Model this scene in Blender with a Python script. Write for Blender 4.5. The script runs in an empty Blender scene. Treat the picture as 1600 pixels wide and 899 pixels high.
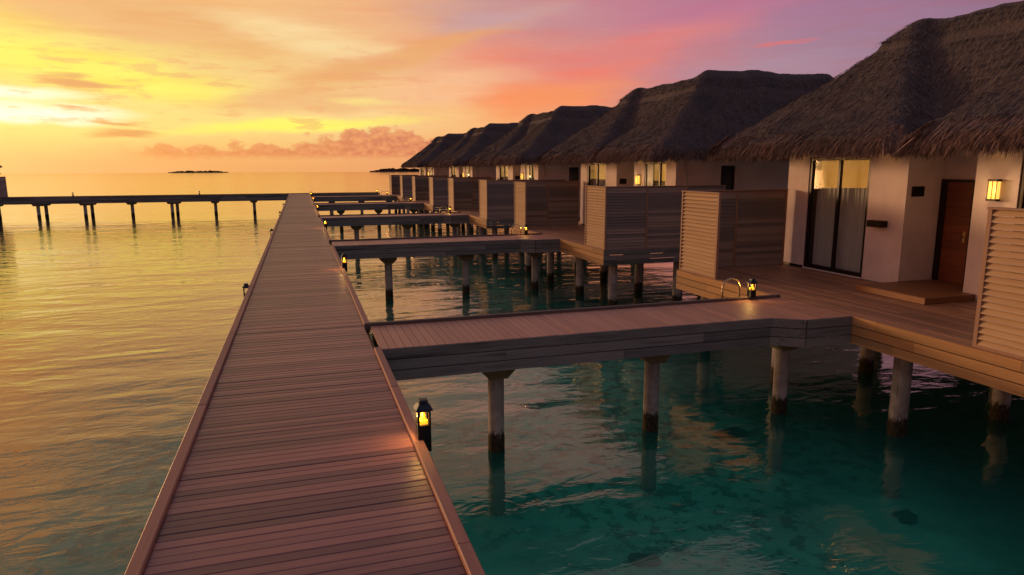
import bpy, math, random
import numpy as np
from mathutils import Matrix, Vector
random.seed(7); rng = np.random.default_rng(7)
scene = bpy.context.scene
col = scene.collection
R = math.radians

# ------------------------------------------------------------------ camera
cam = bpy.data.objects.new('camera', bpy.data.cameras.new('camera'))
col.objects.link(cam)
CAM_H = 2.6                                   # above the deck boards (z = 0)
right = Vector((0.95462612, -0.29778698, -0.00344708))
up = -Vector((-0.05482150, -0.16434259, -0.98487873))
back = -Vector((0.29271756, 0.94037994, -0.17321086))
m = Matrix((right, up, back)).transposed().to_4x4()
m.translation = (0, 0, CAM_H)
cam.matrix_world = m
cam.data.sensor_width = 36.0
cam.data.lens = 36.0 * 1050 / 1600
cam.data.clip_start = 0.1
cam.data.clip_end = 6000
scene.camera = cam

# ------------------------------------------------------------------ render / view
scene.render.engine = 'CYCLES'
vs = scene.view_settings
vs.view_transform = 'Standard'
try: vs.look = 'None'
except Exception: pass
vs.gamma = 1.0
vs.use_curve_mapping = False
vs.exposure = 0.0

def lin(c, k=1.0):
    o = []
    for v in c[:3]:
        v = v / 255.0
        o.append(k * (v / 12.92 if v <= 0.04045 else ((v + 0.055) / 1.055) ** 2.4))
    return (o[0], o[1], o[2], 1.0)

class NT:
    """tiny helper for writing node trees as expressions"""
    def __init__(s, tree): s.t = tree; s.n = tree.nodes; s.l = tree.links
    def put(s, sock, v):
        if isinstance(v, bpy.types.NodeSocket): s.l.new(v, sock)
        else: sock.default_value = v
    def node(s, kind, **kw):
        n = s.n.new(kind)
        for k, v in kw.items(): setattr(n, k, v)
        return n
    def m(s, op, a, b=0.0, c=0.0, clamp=False):
        n = s.node('ShaderNodeMath', operation=op, use_clamp=clamp)
        s.put(n.inputs[0], a); s.put(n.inputs[1], b)
        if len(n.inputs) > 2: s.put(n.inputs[2], c)
        return n.outputs[0]
    def sm(s, v, a, b, lo=0.0, hi=1.0, kind='SMOOTHSTEP'):
        n = s.node('ShaderNodeMapRange', interpolation_type=kind)
        s.put(n.inputs['Value'], v); s.put(n.inputs['From Min'], a); s.put(n.inputs['From Max'], b)
        s.put(n.inputs['To Min'], lo); s.put(n.inputs['To Max'], hi)
        return n.outputs[0]
    def mix(s, f, a, b, mode='MIX'):
        n = s.node('ShaderNodeMix', data_type='RGBA', blend_type=mode)
        s.put(n.inputs[0], f); s.put(n.inputs[6], a); s.put(n.inputs[7], b)
        return n.outputs[2]
    def noise(s, vec, scale, detail=3.0, rough=0.5, dist=0.0):
        n = s.node('ShaderNodeTexNoise')
        if vec is not None: s.put(n.inputs['Vector'], vec)
        n.inputs['Scale'].default_value = scale; n.inputs['Detail'].default_value = detail
        n.inputs['Roughness'].default_value = rough; n.inputs['Distortion'].default_value = dist
        return n.outputs['Fac']
    def mapping(s, vec, scale=(1, 1, 1), loc=(0, 0, 0), rot=(0, 0, 0)):
        n = s.node('ShaderNodeMapping')
        s.put(n.inputs['Vector'], vec); n.inputs['Scale'].default_value = scale
        n.inputs['Location'].default_value = loc; n.inputs['Rotation'].default_value = rot
        return n.outputs[0]
    def xyz(s, x, y, z):
        n = s.node('ShaderNodeCombineXYZ'); s.put(n.inputs[0], x); s.put(n.inputs[1], y); s.put(n.inputs[2], z)
        return n.outputs[0]
    def sep(s, v):
        n = s.node('ShaderNodeSeparateXYZ'); s.put(n.inputs[0], v); return n.outputs
    def ramp(s, f, stops, interp='LINEAR'):
        n = s.node('ShaderNodeValToRGB'); cr = n.color_ramp; cr.interpolation = interp
        while len(cr.elements) > 1: cr.elements.remove(cr.elements[-1])
        cr.elements[0].position = stops[0][0]; cr.elements[0].color = stops[0][1]
        for p, c in stops[1:]:
            e = cr.elements.new(p); e.color = c
        s.put(n.inputs[0], f)
        return n.outputs[0]

# ------------------------------------------------------------------ world: dusk sky with sunset clouds
SUN_AZ, SUN_EL = -36.5, 3.2                    # degrees, azimuth from +Y towards +X
world = bpy.data.worlds.new('World'); scene.world = world; world.use_nodes = True
wt = world.node_tree; wt.nodes.clear(); w = NT(wt)
d = w.node('ShaderNodeTexCoord').outputs['Generated']
sx, sy, sz = w.sep(d)
az = w.m('MULTIPLY', w.m('ARCTAN2', sx, sy), 57.29578)
el = w.m('MULTIPLY', w.m('ARCSINE', w.m('MINIMUM', w.m('MAXIMUM', sz, -0.999), 0.999)), 57.29578)
ae = w.xyz(w.m('DIVIDE', az, 10.0), w.m('DIVIDE', el, 2.6), 0.0)
n1 = w.noise(ae, 0.9, 4.0, 0.55)
n2 = w.noise(w.mapping(ae, loc=(13.1, 7.7, 2)), 1.1, 5.0, 0.55)
n3 = w.noise(w.mapping(ae, scale=(1.0, 2.2, 1), loc=(3.3, 1.7, 5), rot=(0, 0, R(-14))), 1.3, 6.0, 0.6)
azw = w.m('ADD', az, w.m('MULTIPLY', w.m('SUBTRACT', n1, 0.5), 8.0))
elw = w.m('ADD', el, w.m('MULTIPLY', w.m('SUBTRACT', n2, 0.5), 2.2))
A0, A1 = -180.0, 180.0
def azr(stops):
    return w.ramp(w.sm(azw, A0, A1, kind='LINEAR'), [((a - A0) / (A1 - A0), lin(c, k)) for a, c, k in stops])
r0 = azr([(-180, (110, 84, 122), .6), (-110, (235, 130, 90), 1.0), (-60, (255, 155, 80), 1.3), (-20, (246, 192, 128), .97), (-5, (244, 176, 110), .97), (8, (242, 166, 112), .97),
          (20, (246, 165, 105), 1), (34, (215, 140, 125), 1), (60, (165, 115, 135), .9), (120, (112, 86, 128), .6), (180, (110, 84, 122), .6)])
r4 = azr([(-180, (104, 84, 124), .6), (-110, (235, 135, 90), 1.0), (-60, (255, 165, 80), 1.4), (-30, (255, 235, 120), 1.2), (-19, (252, 226, 130), 1.0), (-6, (250, 218, 130), 1), (6, (248, 206, 140), 1),
          (17, (248, 170, 112), 1), (30, (215, 135, 125), 1), (40, (176, 130, 145), 1), (60, (150, 112, 140), .9), (120, (104, 84, 127), .6), (180, (104, 84, 124), .6)])
r8 = azr([(-180, (104, 84, 124), .6), (-110, (225, 130, 95), 1.0), (-60, (255, 165, 80), 1.7), (-30, (250, 215, 100), 1.1), (-18, (248, 226, 110), 1), (-6, (246, 206, 124), 1), (6, (244, 190, 134), 1),
          (17, (236, 140, 115), 1), (28, (205, 128, 135), 1), (40, (166, 125, 148), 1), (60, (142, 110, 140), .9), (120, (104, 84, 127), .6), (180, (104, 84, 124), .6)])
r12 = azr([(-180, (104, 86, 124), .6), (-110, (200, 125, 105), .95), (-60, (250, 150, 70), 1.3), (-20, (243, 172, 92), 1), (-4, (246, 190, 124), 1), (6, (240, 176, 124), 1),
           (15, (205, 150, 145), 1), (27, (196, 122, 140), 1), (40, (170, 116, 146), 1), (60, (136, 106, 138), .9), (120, (104, 86, 127), .6), (180, (104, 86, 124), .6)])
r25 = azr([(-180, (100, 88, 124), .65), (-110, (125, 112, 118), .85), (-60, (250, 145, 50), 1.2), (-20, (252, 160, 62), 1.3), (0, (240, 152, 78), 1.15), (20, (190, 136, 126), 1),
           (45, (132, 116, 134), .9), (90, (112, 96, 132), .7), (180, (100, 88, 124), .65)])
r50 = azr([(-180, (118, 118, 150), 1.0), (-40, (142, 134, 148), 1.15), (30, (138, 130, 156), 1.15), (180, (118, 118, 150), 1.0)])
c = w.mix(w.sm(elw, 0.3, 3.5), r0, r4)
c = w.mix(w.sm(elw, 4.2, 8.0), c, r8)
c = w.mix(w.sm(elw, 8.5, 12.0), c, r12)
c = w.mix(w.sm(elw, 13.5, 25.0), c, r25)
c = w.mix(w.sm(elw, 24.0, 38.0), c, r50)
def blob(c, rgb, a0, e0, ra, re, tilt=0.0, op=0.8, inner=0.25, k=1.0, warp=1.0):
    A, E_ = (azw, elw) if warp == 1.0 else (w.m('ADD', az, w.m('MULTIPLY', w.m('SUBTRACT', n3, 0.5), 4.0 * warp)), w.m('ADD', el, w.m('MULTIPLY', w.m('SUBTRACT', n3, 0.5), 1.6 * warp)))
    dx = w.m('SUBTRACT', A, a0); dy = w.m('SUBTRACT', E_, e0)
    ct, st = math.cos(R(tilt)), math.sin(R(tilt))
    u = w.m('DIVIDE', w.m('ADD', w.m('MULTIPLY', dx, ct), w.m('MULTIPLY', dy, st)), ra)
    v = w.m('DIVIDE', w.m('SUBTRACT', w.m('MULTIPLY', dy, ct), w.m('MULTIPLY', dx, st)), re)
    q = w.m('SQRT', w.m('ADD', w.m('MULTIPLY', u, u), w.m('MULTIPLY', v, v)))
    return w.mix(w.sm(q, inner, 1.15, op, 0.0), c, lin(rgb, k))
for a in [((254, 244, 96), -14, 7.1, 12, 1.7, -9, .85, .3),
          ((240, 182, 116), -11, 11.2, 13, 2.3, -9, .95, .45),
          ((252, 222, 160), 1, 10.2, 8, 1.6, -10, .7, .2),
          ((255, 254, 228), -20, 5.2, 7, 0.8, 0, .9, .2, 1.1),
          ((255, 252, 225), -19, 3.9, 7.5, .75, 0, .95, .3, 1.1),
          ((255, 248, 100), 0, 3.4, 11, 0.75, 3, .9, .2),
          ((236, 168, 104), 9, 9.0, 15, 1.2, 17, .85, .2),
          ((240, 182, 122), 1, 5.3, 9.5, 1.1, 3, .85, .3),
          ((255, 240, 130), 5, 5.4, 3.5, .35, -3, .6, .1),
          ((250, 190, 142), 13, 6.6, 10, 1.6, 8, .8, .2),
          ((250, 142, 88), 20, 5.8, 8, 1.7, 5, .85, .3),
          ((200, 155, 160), 17, 11.8, 7, 1.0, 9, .85, .2),
          ((226, 124, 120), 27, 9.6, 13, 1.6, 12, .8, .1),
          ((238, 124, 108), 24, 7.6, 7.5, .9, 7, .7, .0),
          ((172, 138, 158), 36, 7.4, 9, 1.3, 6, .6, .1),
          ((238, 150, 125), 33, 4.8, 10, 1.0, 6, .7, .1),
          ((190, 112, 146), 36, 12.5, 12, 1.4, 8, .6, .1)]:
    c = blob(c, a[0], *a[1:7], a[7] if len(a) > 7 else .25, a[8] if len(a) > 8 else 1.0)
# broken grey-green and orange cloud high overhead, what the calm water mirrors
hn = w.noise(w.xyz(w.m('DIVIDE', az, 20.0), w.m('DIVIDE', el, 5.0), 9.0), 1.3, 4.0, .55)
c = w.mix(w.m('MULTIPLY', w.sm(hn, .42, .54), w.sm(el, 15.0, 22.0, 0, .85)), c, lin((128, 124, 124)))
# fine streaks inside the high clouds
st = w.sm(n3, 0.42, 0.72)
hi = w.m('MULTIPLY', st, w.sm(el, 2.5, 6.0, 0, .55))
c = w.mix(hi, c, w.mix(1.0, c, w.mix(w.sm(az, -10, 30), (.93, .76, .62, 1), (1.12, .82, .74, 1)), 'MULTIPLY'))
st2 = w.sm(w.noise(w.mapping(ae, scale=(1.0, 3.4, 1), loc=(8.3, 4.7, 1), rot=(0, 0, R(-10))), 2.2, 6.0, 0.62), 0.5, 0.75)
c = w.mix(w.m('MULTIPLY', st2, w.sm(el, 2.0, 4.0, 0, .5)), c, w.mix(1.0, c, (1.10, 1.12, 1.16, 1), 'MULTIPLY'))
pf = w.noise(w.mapping(ae, scale=(1.5, 1.9, 1), loc=(21.3, 3.1, 4), rot=(0, 0, R(-6))), 1.9, 9.0, .62)
pfm = w.m('MULTIPLY', w.sm(pf, .53, .64), w.m('MULTIPLY', w.sm(el, 2.2, 3.6), w.m('MULTIPLY', w.sm(el, 12.0, 7.5), w.sm(az, 22.0, 6.0))))
c = w.mix(w.m('MULTIPLY', pfm, .55), c, w.mix(w.sm(az, -15, 20), lin((240, 178, 108)), lin((236, 150, 116))))
# small low clouds and the cumulus bank over the horizon
for a in [((226, 156, 94), -14, 6.2, 3.6, .42, -4, .9), ((226, 156, 94), -15.3, 4.3, 1.5, .28, 0, .8), ((226, 156, 94), -12.0, 3.55, 2.2, .3, 0, .9),
          ((226, 156, 94), -11.8, 2.7, 2.6, .42, 0, .95), ((240, 104, 96), 38.5, 9.3, 2.6, .22, 2, .6)]:
    c = blob(c, *a, .2, 1.0, 1.3)
cum = w.node('ShaderNodeTexVoronoi', feature='SMOOTH_F1')
cum.inputs['Scale'].default_value = 1.0; cum.inputs['Smoothness'].default_value = .25
w.put(cum.inputs['Vector'], w.xyz(w.m('MULTIPLY', az, 0.55), w.m('MULTIPLY', el, 0.75), 0.0))
nb = w.noise(w.xyz(w.m('MULTIPLY', az, 1.0), w.m('MULTIPLY', el, 1.6), 3.0), 1.4, 5.0, .6)
top = w.m('ADD', w.ramp(w.sm(az, -20, 20, kind='LINEAR'), [(0, (.4, .4, .4, 1)), (.2, (.46, .46, .46, 1)), (.35, (.42, .42, .42, 1)), (.5, (.52, .52, .52, 1)), (.67, (.80, .80, .80, 1)), (.75, (.66, .66, .66, 1)), (1, (.55, .55, .55, 1))]), 0.0)
top = w.m('MULTIPLY', top, 4.4)
top = w.m('ADD', top, w.m('ADD', w.m('MULTIPLY', w.m('SUBTRACT', 0.45, cum.outputs['Distance']), 1.5), w.m('MULTIPLY', w.m('SUBTRACT', nb, .5), 1.5)))
cm = w.sm(w.m('SUBTRACT', top, el), -0.12, 0.30)
cm = w.m('MULTIPLY', cm, w.sm(w.m('ADD', el, w.m('MULTIPLY', nb, .9)), 1.15, 1.75))
cm = w.m('MULTIPLY', cm, w.sm(az, -13.0, -9.0))
cc = w.mix(w.sm(az, -12, 12), lin((228, 146, 84)), lin((208, 112, 92)))
cc = w.mix(w.sm(nb, .35, .7), cc, lin((238, 156, 104)))
c = w.mix(w.m('MULTIPLY', cm, .95), c, cc)
# below the horizon (never seen past the water): dim sea colour
c = w.mix(w.sm(el, -0.5, -3.0), c, lin((60, 80, 85)))
# golden glow where the sun sits, left of the frame
dn = w.node('ShaderNodeVectorMath', operation='DOT_PRODUCT')
w.put(dn.inputs[0], d); dn.inputs[1].default_value = (math.sin(R(SUN_AZ)) * math.cos(R(SUN_EL)), math.cos(R(SUN_AZ)) * math.cos(R(SUN_EL)), math.sin(R(SUN_EL)))
gl = w.sm(dn.outputs['Value'], math.cos(R(13)), 1.0)
c = w.mix(1.0, c, w.mix(gl, (0, 0, 0, 1), (1.8, 1.0, .30, 1)), 'ADD')
sky = w.node('ShaderNodeTexSky'); sky.sky_type = 'NISHITA'; sky.sun_disc = False
sky.sun_elevation = R(SUN_EL); sky.sun_rotation = R(SUN_AZ)
bgA = w.node('ShaderNodeBackground'); w.put(bgA.inputs[0], c); bgA.inputs[1].default_value = 0.94
bgB = w.node('ShaderNodeBackground'); w.put(bgB.inputs[0], sky.outputs[0]); bgB.inputs[1].default_value = 0.02
ad = w.node('ShaderNodeAddShader'); w.l.new(bgA.outputs[0], ad.inputs[0]); w.l.new(bgB.outputs[0], ad.inputs[1])
wo = w.node('ShaderNodeOutputWorld'); w.l.new(ad.outputs[0], wo.inputs[0])

sd = bpy.data.lights.new('sun', 'SUN'); sd.energy = 2.6; sd.angle = R(11.0); sd.color = (1.0, .57, .27)
sun = bpy.data.objects.new('sun', sd); col.objects.link(sun)
sv = Vector((math.sin(R(SUN_AZ)) * math.cos(R(SUN_EL)), math.cos(R(SUN_AZ)) * math.cos(R(SUN_EL)), math.sin(R(SUN_EL))))
sun.rotation_euler = (-sv).to_track_quat('-Z', 'Y').to_euler(); sun.location = (-30, 30, 20)

# ------------------------------------------------------------------ materials
def new_mat(name):
    mt = bpy.data.materials.new(name); mt.use_nodes = True
    t = NT(mt.node_tree); b = mt.node_tree.nodes['Principled BSDF']
    return mt, t, b
def bump(t, b, h, strength, dist=0.01):
    n = t.node('ShaderNodeBump'); n.inputs['Strength'].default_value = strength; n.inputs['Distance'].default_value = dist
    t.put(n.inputs['Height'], h); t.l.new(n.outputs[0], b.inputs['Normal'])
def wood(name, c1, c2, grain=0, rough=.6, spec=.4, var=.5, knots=False, grey=None):
    """boards: each island gets its own tone; grain = 0, 1, 2 for x, y, z"""
    mt, t, b = new_mat(name)
    pos = t.node('ShaderNodeTexCoord').outputs['Object']
    isl = t.node('ShaderNodeNewGeometry').outputs['Random Per Island']
    sc = [14, 14, 14]; sc[grain] = .7
    off = t.m('MULTIPLY', isl, 37.0)
    p = t.node('ShaderNodeVectorMath', operation='ADD'); t.put(p.inputs[0], pos); t.put(p.inputs[1], t.xyz(off, off, off))
    g = t.noise(t.mapping(p.outputs[0], scale=sc), 2.0, 5, .6, .3)
    big = t.noise(t.mapping(p.outputs[0], scale=[v / 6 for v in sc]), 1.0, 3, .5)
    f = t.m('ADD', t.m('MULTIPLY', g, .6), t.m('MULTIPLY', t.m('SUBTRACT', isl, .5), var), clamp=True)
    cc = t.mix(t.sm(f, .05, .62), lin(c1), lin(c2))
    if grey: cc = t.mix(t.sm(big, .42, .68, 0, .75), cc, lin(grey))
    if knots:
        kn = t.noise(t.mapping(p.outputs[0], scale=[v / 5 for v in sc]), 2.2, 2, .5)
        cc = t.mix(t.sm(kn, .62, .72, 0, .6), cc, lin((45, 30, 22)))
    cc = t.mix(t.sm(isl, 0, 1, .0, .35), cc, t.mix(1.0, cc, (.62, .6, .62, 1), 'MULTIPLY'))
    t.put(b.inputs['Base Color'], cc)
    t.put(b.inputs['Roughness'], t.sm(g, .2, .8, rough - .1, rough + .12, kind='LINEAR'))
    b.inputs['Specular IOR Level'].default_value = spec
    bump(t, b, g, .35, .004)
    return mt
def plain(name, c1, rough=.6, metal=0.0, noise=0.12, scale=3.0, spec=.5):
    mt, t, b = new_mat(name)
    n = t.noise(t.node('ShaderNodeTexCoord').outputs['Object'], scale, 5, .6)
    k = [max(0, 1 - noise * 2)] * 3 + [1]
    t.put(b.inputs['Base Color'], t.mix(t.sm(n, .3, .75), lin(c1), t.mix(1.0, lin(c1), tuple(k), 'MULTIPLY')))
    b.inputs['Roughness'].default_value = rough; b.inputs['Metallic'].default_value = metal
    b.inputs['Specular IOR Level'].default_value = spec
    bump(t, b, n, .15, .004)
    return mt
def glow(name, c1, s):
    mt, t, b = new_mat(name)
    b.inputs['Base Color'].default_value = lin(c1)
    b.inputs['Emission Color'].default_value = lin(c1); b.inputs['Emission Strength'].default_value = s
    return mt
M = {}
M['pier'] = wood('pier_boards', (110, 71, 75), (164, 108, 106), 0, .42, .5, .75)
M['branch'] = wood('walkway_boards', (168, 118, 100), (204, 146, 124), 1, .5, .45, .35)
M['terrace'] = wood('terrace_boards', (132, 92, 74), (184, 132, 102), 1, .5, .45, .5)
M['kerb'] = wood('kerb_timber', (138, 94, 88), (176, 122, 108), 1, .6, .35, .3)
M['kerbx'] = wood('kerb_timber_dark', (84, 72, 72), (112, 92, 88), 0, .6, .35, .3)
M['fasciax'] = wood('fascia_weathered_shaded', (84, 82, 86), (136, 130, 130), 0, .75, .25, .4, True)  # weathered boards, also darkened for the shade on faces turned from the sun
M['fasciay'] = wood('fascia_warm_lit', (160, 116, 76), (196, 152, 104), 1, .7, .3, .4, True, (140, 112, 84))  # same boards on pier-side faces, sunset light put into the warmer tone
M['screeny'] = wood('screen_slats_lit', (172, 142, 112), (202, 172, 138), 1, .65, .3, .3)  # slats of the front panels, low sunlight put into the colour
M['screenx'] = wood('screen_slats_shaded', (116, 106, 106), (160, 142, 136), 0, .7, .3, 1.0)  # greyer copy of the slats for return panels, shade put into the colour
M['frame'] = wood('screen_post', (140, 108, 92), (172, 134, 114), 2, .65, .3, .2)
M['door'] = wood('door_wood', (88, 42, 27), (132, 68, 40), 0, .45, .5, .3)
M['step'] = wood('step_wood', (120, 78, 52), (150, 100, 66), 1, .5, .4, .4)
M['beam'] = wood('crosshead_timber', (92, 84, 66), (128, 116, 88), 0, .8, .2, .3)
M['bronze'] = plain('bronze_frame', (38, 30, 28), .4, .5, .1)
M['black'] = plain('black_metal', (26, 27, 34), .5, .5, .15, 20)
M['roofmetal'] = plain('lantern_cap_metal', (44, 48, 62), .45, .6, .15, 20)
M['steel'] = plain('steel_rail', (176, 158, 140), .28, 1.0, .08, 8)
M['plaster'] = plain('plaster', (222, 206, 210), .85, 0, .10, 1.2, .2)
M['dark'] = plain('dark_void', (22, 20, 22), .8)
M['floor'] = plain('floor_slab', (120, 112, 106), .9, 0, .15, 2)
M['soffit'] = plain('soffit_boards', (120, 92, 66), .8, 0, .2, 2)
M['lampglass'] = glow('lamp_glass', (255, 190, 84), 1.4)
M['flame'] = glow('lantern_glow', (255, 140, 20), .9)
M['candle'] = glow('lantern_candle', (255, 165, 40), 1.15)
M['panelglow'] = glow('added_glow_panel', (170, 112, 34), .42)
M['rock'] = plain('coral_rock', (54, 60, 54), .9, 0, .3, 6)
M['trees'] = plain('island_foliage', (66, 50, 48), 1.0, 0, .3, .05, 0)
M['sand'] = plain('island_sand', (150, 120, 100), 1.0, 0, .1, .05, 0)
def schlick(t, nrm, f0, power):
    g = t.node('ShaderNodeNewGeometry'); dt = t.node('ShaderNodeVectorMath', operation='DOT_PRODUCT')
    t.put(dt.inputs[0], g.outputs['Incoming']); t.put(dt.inputs[1], nrm if nrm is not None else g.outputs['Normal'])
    c_ = t.m('MINIMUM', t.m('ABSOLUTE', dt.outputs['Value']), 1.0)
    return t.m('ADD', f0, t.m('MULTIPLY', t.m('POWER', t.m('SUBTRACT', 1.0, c_), power), 1.0 - f0), clamp=True)
def mk_glass():
    mt, t, b = new_mat('glass_pane'); mt.node_tree.nodes.remove(b)
    g = t.node('ShaderNodeBsdfGlossy'); g.inputs['Roughness'].default_value = .03; g.inputs['Color'].default_value = (.9, .9, .9, 1)
    tr = t.node('ShaderNodeBsdfTransparent'); tr.inputs['Color'].default_value = (.82, .84, .84, 1)
    mx = t.node('ShaderNodeMixShader'); t.put(mx.inputs[0], schlick(t, None, .05, 5.0))
    t.l.new(tr.outputs[0], mx.inputs[1]); t.l.new(g.outputs[0], mx.inputs[2])
    t.l.new(mx.outputs[0], mt.node_tree.nodes['Material Output'].inputs[0]); return mt
M['glass'] = mk_glass()
def mk_curtain():
    mt, t, b = new_mat('curtain_fabric')
    b.inputs['Base Color'].default_value = lin((238, 236, 240)); b.inputs['Roughness'].default_value = .9
    return mt
M['curtain'] = mk_curtain()
WZ = -2.05
def mk_post():
    mt, t, b = new_mat('concrete_post')
    g = t.node('ShaderNodeNewGeometry').outputs['Position']; z = t.sep(g)[2]
    n = t.noise(g, 3.0, 6, .65); n2 = t.noise(t.mapping(g, scale=(14, 14, 5)), 2.0, 5, .65)
    base = t.mix(t.sm(n, .3, .75), lin((162, 156, 154)), lin((120, 114, 112)))
    base = t.mix(t.sm(t.noise(t.mapping(g, scale=(9, 9, .8)), 1.5, 4, .6), .55, .72, 0, .5), base, lin((84, 74, 66)))
    zz = t.m('ADD', z, t.m('MULTIPLY', t.m('SUBTRACT', n2, .5), .45))
    cc = t.mix(t.sm(zz, WZ + .28, WZ + .38, 1, 0), base, t.mix(t.sm(n2, .4, .65), lin((34, 32, 26)), lin((66, 58, 42))))
    cc = t.mix(t.sm(z, WZ - .5, WZ - .12, 1, 0), cc, lin((128, 128, 118)))
    t.put(b.inputs['Base Color'], cc); b.inputs['Roughness'].default_value = .85; b.inputs['Specular IOR Level'].default_value = .25
    bump(t, b, n2, .6, .015)
    return mt
M['post'] = mk_post()
def mk_thatch(name, c1, c2, c3, bumpy=True):
    mt, t, b = new_mat(name)
    g = t.node('ShaderNodeTexCoord').outputs['Object']; isl = t.node('ShaderNodeNewGeometry').outputs['Random Per Island']
    n = t.noise(g, 1.1, 5, .6); f = t.noise(t.mapping(g, scale=(9, 9, 5)), 2.0, 6, .7)
    cc = t.mix(t.sm(f, .25, .75), lin(c1), lin(c2))
    cc = t.mix(t.sm(n, .35, .7, 0, .6), cc, lin(c3))
    if not bumpy: cc = t.mix(t.sm(isl, 0, 1, 0, .65), cc, t.mix(1.0, cc, (.35, .33, .33, 1), 'MULTIPLY'))
    t.put(b.inputs['Base Color'], cc); b.inputs['Roughness'].default_value = .95; b.inputs['Specular IOR Level'].default_value = .1
    if bumpy: bump(t, b, f, 1.0, .06)
    return mt
M['thatch'] = mk_thatch('thatch', (68, 61, 66), (112, 99, 102), (74, 73, 80))
M['straw'] = mk_thatch('thatch_straw', (78, 69, 72), (130, 114, 116), (84, 81, 87), False)
M['fringe'] = mk_thatch('thatch_fringe', (104, 84, 84), (164, 134, 124), (92, 82, 88), False)

# ------------------------------------------------------------------ mesh helper
class MB:
    def __init__(s): s.v = []; s.f = []
    def add(s, vs_, fs):
        o = len(s.v); s.v.extend(vs_); s.f.extend([tuple(i + o for i in f) for f in fs]); return s
    def box(s, x0, x1, y0, y1, z0, z1):
        return s.add([(x0, y0, z0), (x1, y0, z0), (x1, y1, z0), (x0, y1, z0), (x0, y0, z1), (x1, y0, z1), (x1, y1, z1), (x0, y1, z1)],
                     [(0, 3, 2, 1), (4, 5, 6, 7), (0, 1, 5, 4), (1, 2, 6, 5), (2, 3, 7, 6), (3, 0, 4, 7)])
    def bbox(s, x0, x1, y0, y1, z0, z1, c=.006):
        """box with chamfered top edges"""
        return s.add([(x0, y0, z0), (x1, y0, z0), (x1, y1, z0), (x0, y1, z0), (x0, y0, z1 - c), (x1, y0, z1 - c), (x1, y1, z1 - c), (x0, y1, z1 - c),
                      (x0 + c, y0 + c, z1), (x1 - c, y0 + c, z1), (x1 - c, y1 - c, z1), (x0 + c, y1 - c, z1)],
                     [(0, 3, 2, 1), (8, 9, 10, 11), (0, 1, 5, 4), (1, 2, 6, 5), (2, 3, 7, 6), (3, 0, 4, 7), (4, 5, 9, 8), (5, 6, 10, 9), (6, 7, 11, 10), (7, 4, 8, 11)])
    def prism(s, pts, z0, z1):
        n = len(pts)
        return s.add([(x, y, z0) for x, y in pts] + [(x, y, z1) for x, y in pts],
                     [tuple(range(n))[::-1], tuple(range(n, 2 * n))] + [(i, (i + 1) % n, n + (i + 1) % n, n + i) for i in range(n)])
    def slat(s, a, b, zc, h, th, tilt, nrm):
        """louvre slat from a to b (xy), tilted; nrm = outward xy"""
        ct, st_ = math.cos(tilt), math.sin(tilt); vs_ = []
        for p in (a, b):
            for (u, v) in ((-h / 2, -th / 2), (-h / 2, th / 2), (h / 2, th / 2), (h / 2, -th / 2)):
                zz = u * ct - v * st_; oo = -u * st_ + v * ct
                vs_.append((p[0] + nrm[0] * oo, p[1] + nrm[1] * oo, zc + zz))
        return s.add(vs_, [(0, 1, 2, 3), (7, 6, 5, 4), (0, 4, 5, 1), (1, 5, 6, 2), (2, 6, 7, 3), (3, 7, 4, 0)])
    def tube(s, pts, r, n=10, cap=True):
        pts = [Vector(p) for p in pts]; rr = r if isinstance(r, (list, tuple)) else [r] * len(pts); vs_ = []
        ref = None
        for i, p in enumerate(pts):
            t = (pts[min(i + 1, len(pts) - 1)] - pts[max(i - 1, 0)]).normalized()
            if ref is None: ref = t.orthogonal().normalized()
            u = (ref - t * ref.dot(t)).normalized(); v = t.cross(u); ref = u
            for k in range(n):
                a = 2 * math.pi * k / n; vs_.append(tuple(p + (u * math.cos(a) + v * math.sin(a)) * rr[i]))
        fs = [(i * n + k, i * n + (k + 1) % n, (i + 1) * n + (k + 1) % n, (i + 1) * n + k) for i in range(len(pts) - 1) for k in range(n)]
        if cap: fs += [tuple(range(n))[::-1], tuple(range((len(pts) - 1) * n, len(pts) * n))]
        return s.add(vs_, fs)
    def build(s, name, mt, parent=None, smooth=False):
        me = bpy.data.meshes.new(name); me.from_pydata(s.v, [], s.f); me.update()
        me.materials.append(mt)
        if smooth: me.polygons.foreach_set('use_smooth', [True] * len(me.polygons))
        o = bpy.data.objects.new(name, me); col.objects.link(o)
        if parent: o.parent = parent
        return o
def np_mesh(name, verts, faces_flat, k, mt, parent=None, smooth=False):
    me = bpy.data.meshes.new(name); nv = len(verts); nf = len(faces_flat) // k
    me.vertices.add(nv); me.vertices.foreach_set('co', np.asarray(verts, dtype=np.float32).ravel())
    me.loops.add(nf * k); me.loops.foreach_set('vertex_index', np.asarray(faces_flat, dtype=np.int32))
    me.polygons.add(nf); me.polygons.foreach_set('loop_start', np.arange(nf, dtype=np.int32) * k)
    me.polygons.foreach_set('loop_total', np.full(nf, k, dtype=np.int32)); 
    if smooth: me.polygons.foreach_set('use_smooth', np.ones(nf, dtype=bool))
    me.update(calc_edges=True); me.validate(); me.materials.append(mt)
    o = bpy.data.objects.new(name, me); col.objects.link(o)
    if parent: o.parent = parent
    return o
def tag(o, label=None, cat=None, group=None, kind=None):
    if label: o['label'] = label
    if cat: o['category'] = cat
    if group: o['group'] = group
    if kind: o['kind'] = kind
    return o
def empty(name, loc=(0, 0, 0), rz=0.0):
    o = bpy.data.objects.new(name, None); o.empty_display_size = .2; col.objects.link(o)
    o.location = loc; o.rotation_euler = (0, 0, rz); return o
def copy_tree(o, parent=None):
    c_ = o.copy(); col.objects.link(c_)
    if parent: c_.parent = parent
    for ch in list(o.children):
        if ch.users_collection: copy_tree(ch, c_)
    return c_
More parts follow.
